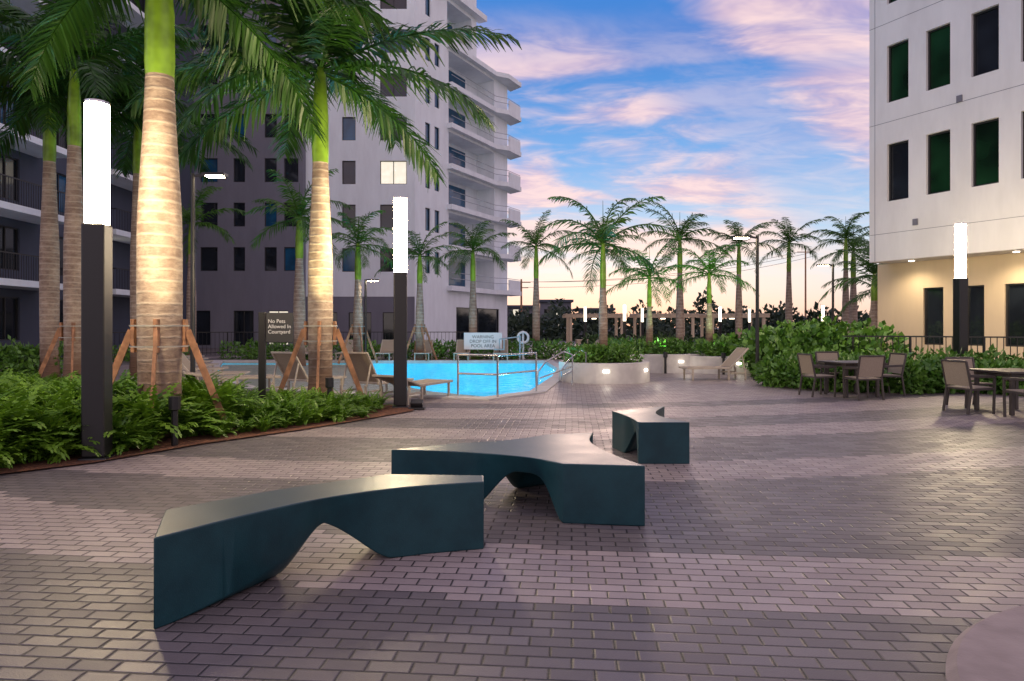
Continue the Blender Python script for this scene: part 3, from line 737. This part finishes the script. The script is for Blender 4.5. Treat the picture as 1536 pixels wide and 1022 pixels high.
def table(x,y,rot,w=.95):
    p=group('patio_table',(x,y,0),rot); b=B(); b.box((0,0,.725),(w,w,.035))
    for s in(-1,1):
        for t_ in(-1,1): b.box((s*w*.38,t_*w*.38,.355),(.06,.06,.70))
        b.box((s*w*.38,0,.67),(.04,w*.7,.05)); b.box((0,s*w*.38,.67),(w*.7,.04,.05))
    b.obj('table',M_fbrown,p,False,.006)
table(7.35,14.8,.15); chair(6.6,14.75,.1); chair(7.25,14.1,1.7); chair(8.2,15,3.2); chair(7.4,15.7,-1.5)
table(8.75,11.9,.1,1.0); chair(8.0,11.95,.15); chair(8.45,11.1,1.6); chair(8.6,12.8,-1.5)
R70=math.radians(245)
lounger(-2.85,14.3,R70,1.0); lounger(-4.5,15.0,R70,.95); lounger(-1.95,13.85,R70,.3); lounger(-6.3,15.5,math.pi+.5,.2)
for i,(x,y) in enumerate([(-7.6,17.0),(-8.9,18.8),(-10.0,20.7),(-11.0,22.6),(-12.0,24.5),(-13.0,26.4)]): lounger(x,y,math.pi+.15,.9)
for i in range(6): lounger(-9+i*1.7,30.3,1.57,.8)
lounger(5.75,19.3,.15,.8); lounger(3.2,31,.2,.8)
p=group('pool_handrail'); b=B()
for z in(.9,.5): b.tube([(-1.15,14.55,z),(-.3,14.2,z),(.55,15.5,z)],.022,8)
for q in((-1.15,14.55),(-.3,14.2),(.55,15.5)): b.tube([(*q,0),(*q,.9)],.022,8)
b.obj('tube',M_steel,p)
p=group('pool_stair_rail'); b=B()
for dx in(0,.75):
    b.tube([(.65+dx*.9,17.2+dx*1.4,-.2),(.65+dx*.9,17.2+dx*1.4,.35),(.85+dx*.9,17.15+dx*1.4,.62),(1.3+dx*.7,17+dx*1.4,.88),(1.5+dx*.6,16.95+dx*1.4,.8),(1.5+dx*.6,16.95+dx*1.4,0)],.022,8)
    b.tube([(.7+dx*.9,17.2+dx*1.4,.2),(1.48+dx*.6,16.95+dx*1.4,.5)],.018,8)
b.obj('tube',M_steel,p)
p=group('life_ring_stand',(.5,31,0)); b=B(); b.rev([(.05,0),(.05,1.3)],10); b.obj('post',M_white,p)
b=B(); b.tube([(.24*math.cos(a),-.08,1.0+.24*math.sin(a)) for a in [i*math.pi/10 for i in range(21)]],.055,8); b.obj('ring',M_white,p)
p=group('pool_lift_chair',(.35,30.2,0)); b=B(); b.beam((0,0,0),(0,0,1.1),.07,.07); b.beam((0,0,1.05),(-.9,-.3,.95),.05,.05); b.box((-.9,-.3,.5),(.45,.45,.06)); b.box((-.7,-.3,.75),(.05,.45,.45)); b.beam((-.9,-.3,.95),(-.9,-.3,.5),.04,.04); b.obj('frame',mat('lift_grey',(.3,.38,.42),.4,0),p)
def text(parent,body,loc,size,m,rot=0,align='LEFT'):
    c=bpy.data.curves.new('lettering','FONT'); c.body=body; c.size=size; c.extrude=.001; c.align_x=align; c.space_line=1.0
    o=bpy.data.objects.new('lettering',c); o.location=loc; o.rotation_euler=(math.pi/2,0,rot); c.materials.append(m); link(o,parent)
p=group('no_pets_sign',(-4.17,11.4,0)); b=B(); b.box((0,0,.87),(.12,.06,1.74)); b.obj('post',M_black,p,False,.01)
b=B(); b.box((.295,0,1.48),(.46,.03,.50)); b.obj('panel',M_sign,p,False,.01); text(p,'No Pets\nAllowed In\nCourtyard',(.10,-.018,1.56),.088,M_text)
p=group('pool_rules_sign',(-1.3,30.6,0)); b=B()
for x in(-.75,.75): b.box((x,0,.5),(.05,.05,1))
b.obj('posts',M_black,p); b=B(); b.box((0,-.04,.85),(1.7,.03,.75)); b.obj('panel',M_text,p)
text(p,'WARNING\nDROP OFF IN\nPOOL AREA',(0,-.058,.97),.2,M_black,0,'CENTER')
p=group('ground_spotlight',(-1.72,12.35,0)); b=B(); b.box((0,0,.02),(.3,.2,.04)); b.box((0,0,.1),(.22,.14,.12),0,Matrix.Rotation(.5,3,'X')); b.obj('housing',M_black,p,False,.01)

# ---------------------------------------------------------------- world
W=bpy.data.worlds.new('World'); S.world=W; W.use_nodes=True; t=NT(W.node_tree); bg=W.node_tree.nodes['Background']
dirv=t.vm('NORMALIZE',t.new('ShaderNodeTexCoord').outputs['Generated']); x,y,z=t.sep(dirv)
zc=t.m('MAXIMUM',z,0.)
west=t.ramp(zc,[(0,(.85,.55,.45)),(.03,(.95,.74,.64)),(.08,(.78,.82,.88)),(.14,(.36,.62,.90)),(.24,(.11,.40,.84)),(.38,(.022,.21,.66)),(.6,(.08,.28,.74)),(1,(.34,.50,.90))])
east=t.ramp(zc,[(0,(.86,.84,1.0)),(.15,(1.0,1.02,1.25)),(.4,(.90,1.04,1.42)),(1,(.44,.58,.98))])  # unseen sky behind the camera, brightened to fill camera-facing facades and foliage
base=t.mix(t.ss(y,.2,-.3),west,east)
k=t.m('ADD',zc,.16)
pl=t.vm('DIVIDE',t.comb(x,y,0.),t.comb(k,k,1.))
mp=t.new('ShaderNodeMapping'); mp.inputs['Rotation'].default_value=(0,0,math.radians(28)); mp.inputs['Scale'].default_value=(.55,1.0,1); mp.inputs['Location'].default_value=(.7,.35,0); t.l.new(pl,mp.inputs[0])
n1=t.noise(mp.outputs[0],1.15,5,.55,.8); n2=t.noise(mp.outputs[0],7,4,.65,.5)
big=t.vm('DOT_PRODUCT',dirv,(.61,-.47,.636))
nn=t.m('ADD',t.m('MULTIPLY',n1,.78),t.m('MULTIPLY',n2,.22))
bigm=t.ss(t.m('ADD',big,t.m('MULTIPLY',t.m('SUBTRACT',nn,.5),.35)),-.045,.03)
w1=t.ss(nn,.40,.56)
clear=t.m('SUBTRACT',1.,t.m('MULTIPLY',t.ss(big,-.15,-.08),.6))
gate=t.m('MULTIPLY',t.m('MULTIPLY',t.ss(zc,.02,.1),t.ss(zc,.44,.34)),clear)
cl=t.m('MAXIMUM',t.m('MULTIPLY',bigm,t.m('MULTIPLY_ADD',w1,.35,.6)),t.m('MULTIPLY',t.m('MULTIPLY',w1,.9),gate))
ccol=t.mix(t.ss(n2,.3,.7),(.60,.44,.62),(.98,.72,.72)); ccol=t.mix(t.ss(zc,.22,.05),ccol,(.98,.82,.76))
sky=t.mix(cl,base,ccol)
ns=t.new('ShaderNodeTexSky',sky_type='NISHITA'); ns.sun_disc=False; ns.sun_elevation=math.radians(2); ns.sun_rotation=math.radians(8)
sky=t.mix(1.,sky,t.mix(1.,ns.outputs[0],(.015,.015,.015),'MULTIPLY'),'ADD')
t.l.new(sky,bg.inputs[0]); bg.inputs[1].default_value=1.0
sl=bpy.data.lights.new('sun','SUN'); sl.energy=.4; sl.angle=math.radians(8); sl.color=(1,.70,.55)
so=bpy.data.objects.new('sun',sl); so.rotation_euler=Vector((-.14,-1,-.14)).to_track_quat('-Z','Y').to_euler(); link(so)
c=bpy.data.cameras.new('camera'); c.lens=24; c.sensor_width=36; c.shift_y=-21/1536; c.clip_end=2000; c.clip_start=.05
co=bpy.data.objects.new('camera',c); co.location=(0,0,1.5); co.rotation_euler=(math.pi/2,0,0); link(co); S.camera=co
S.view_settings.view_transform='Standard'; S.view_settings.look='None'; S.view_settings.exposure=0
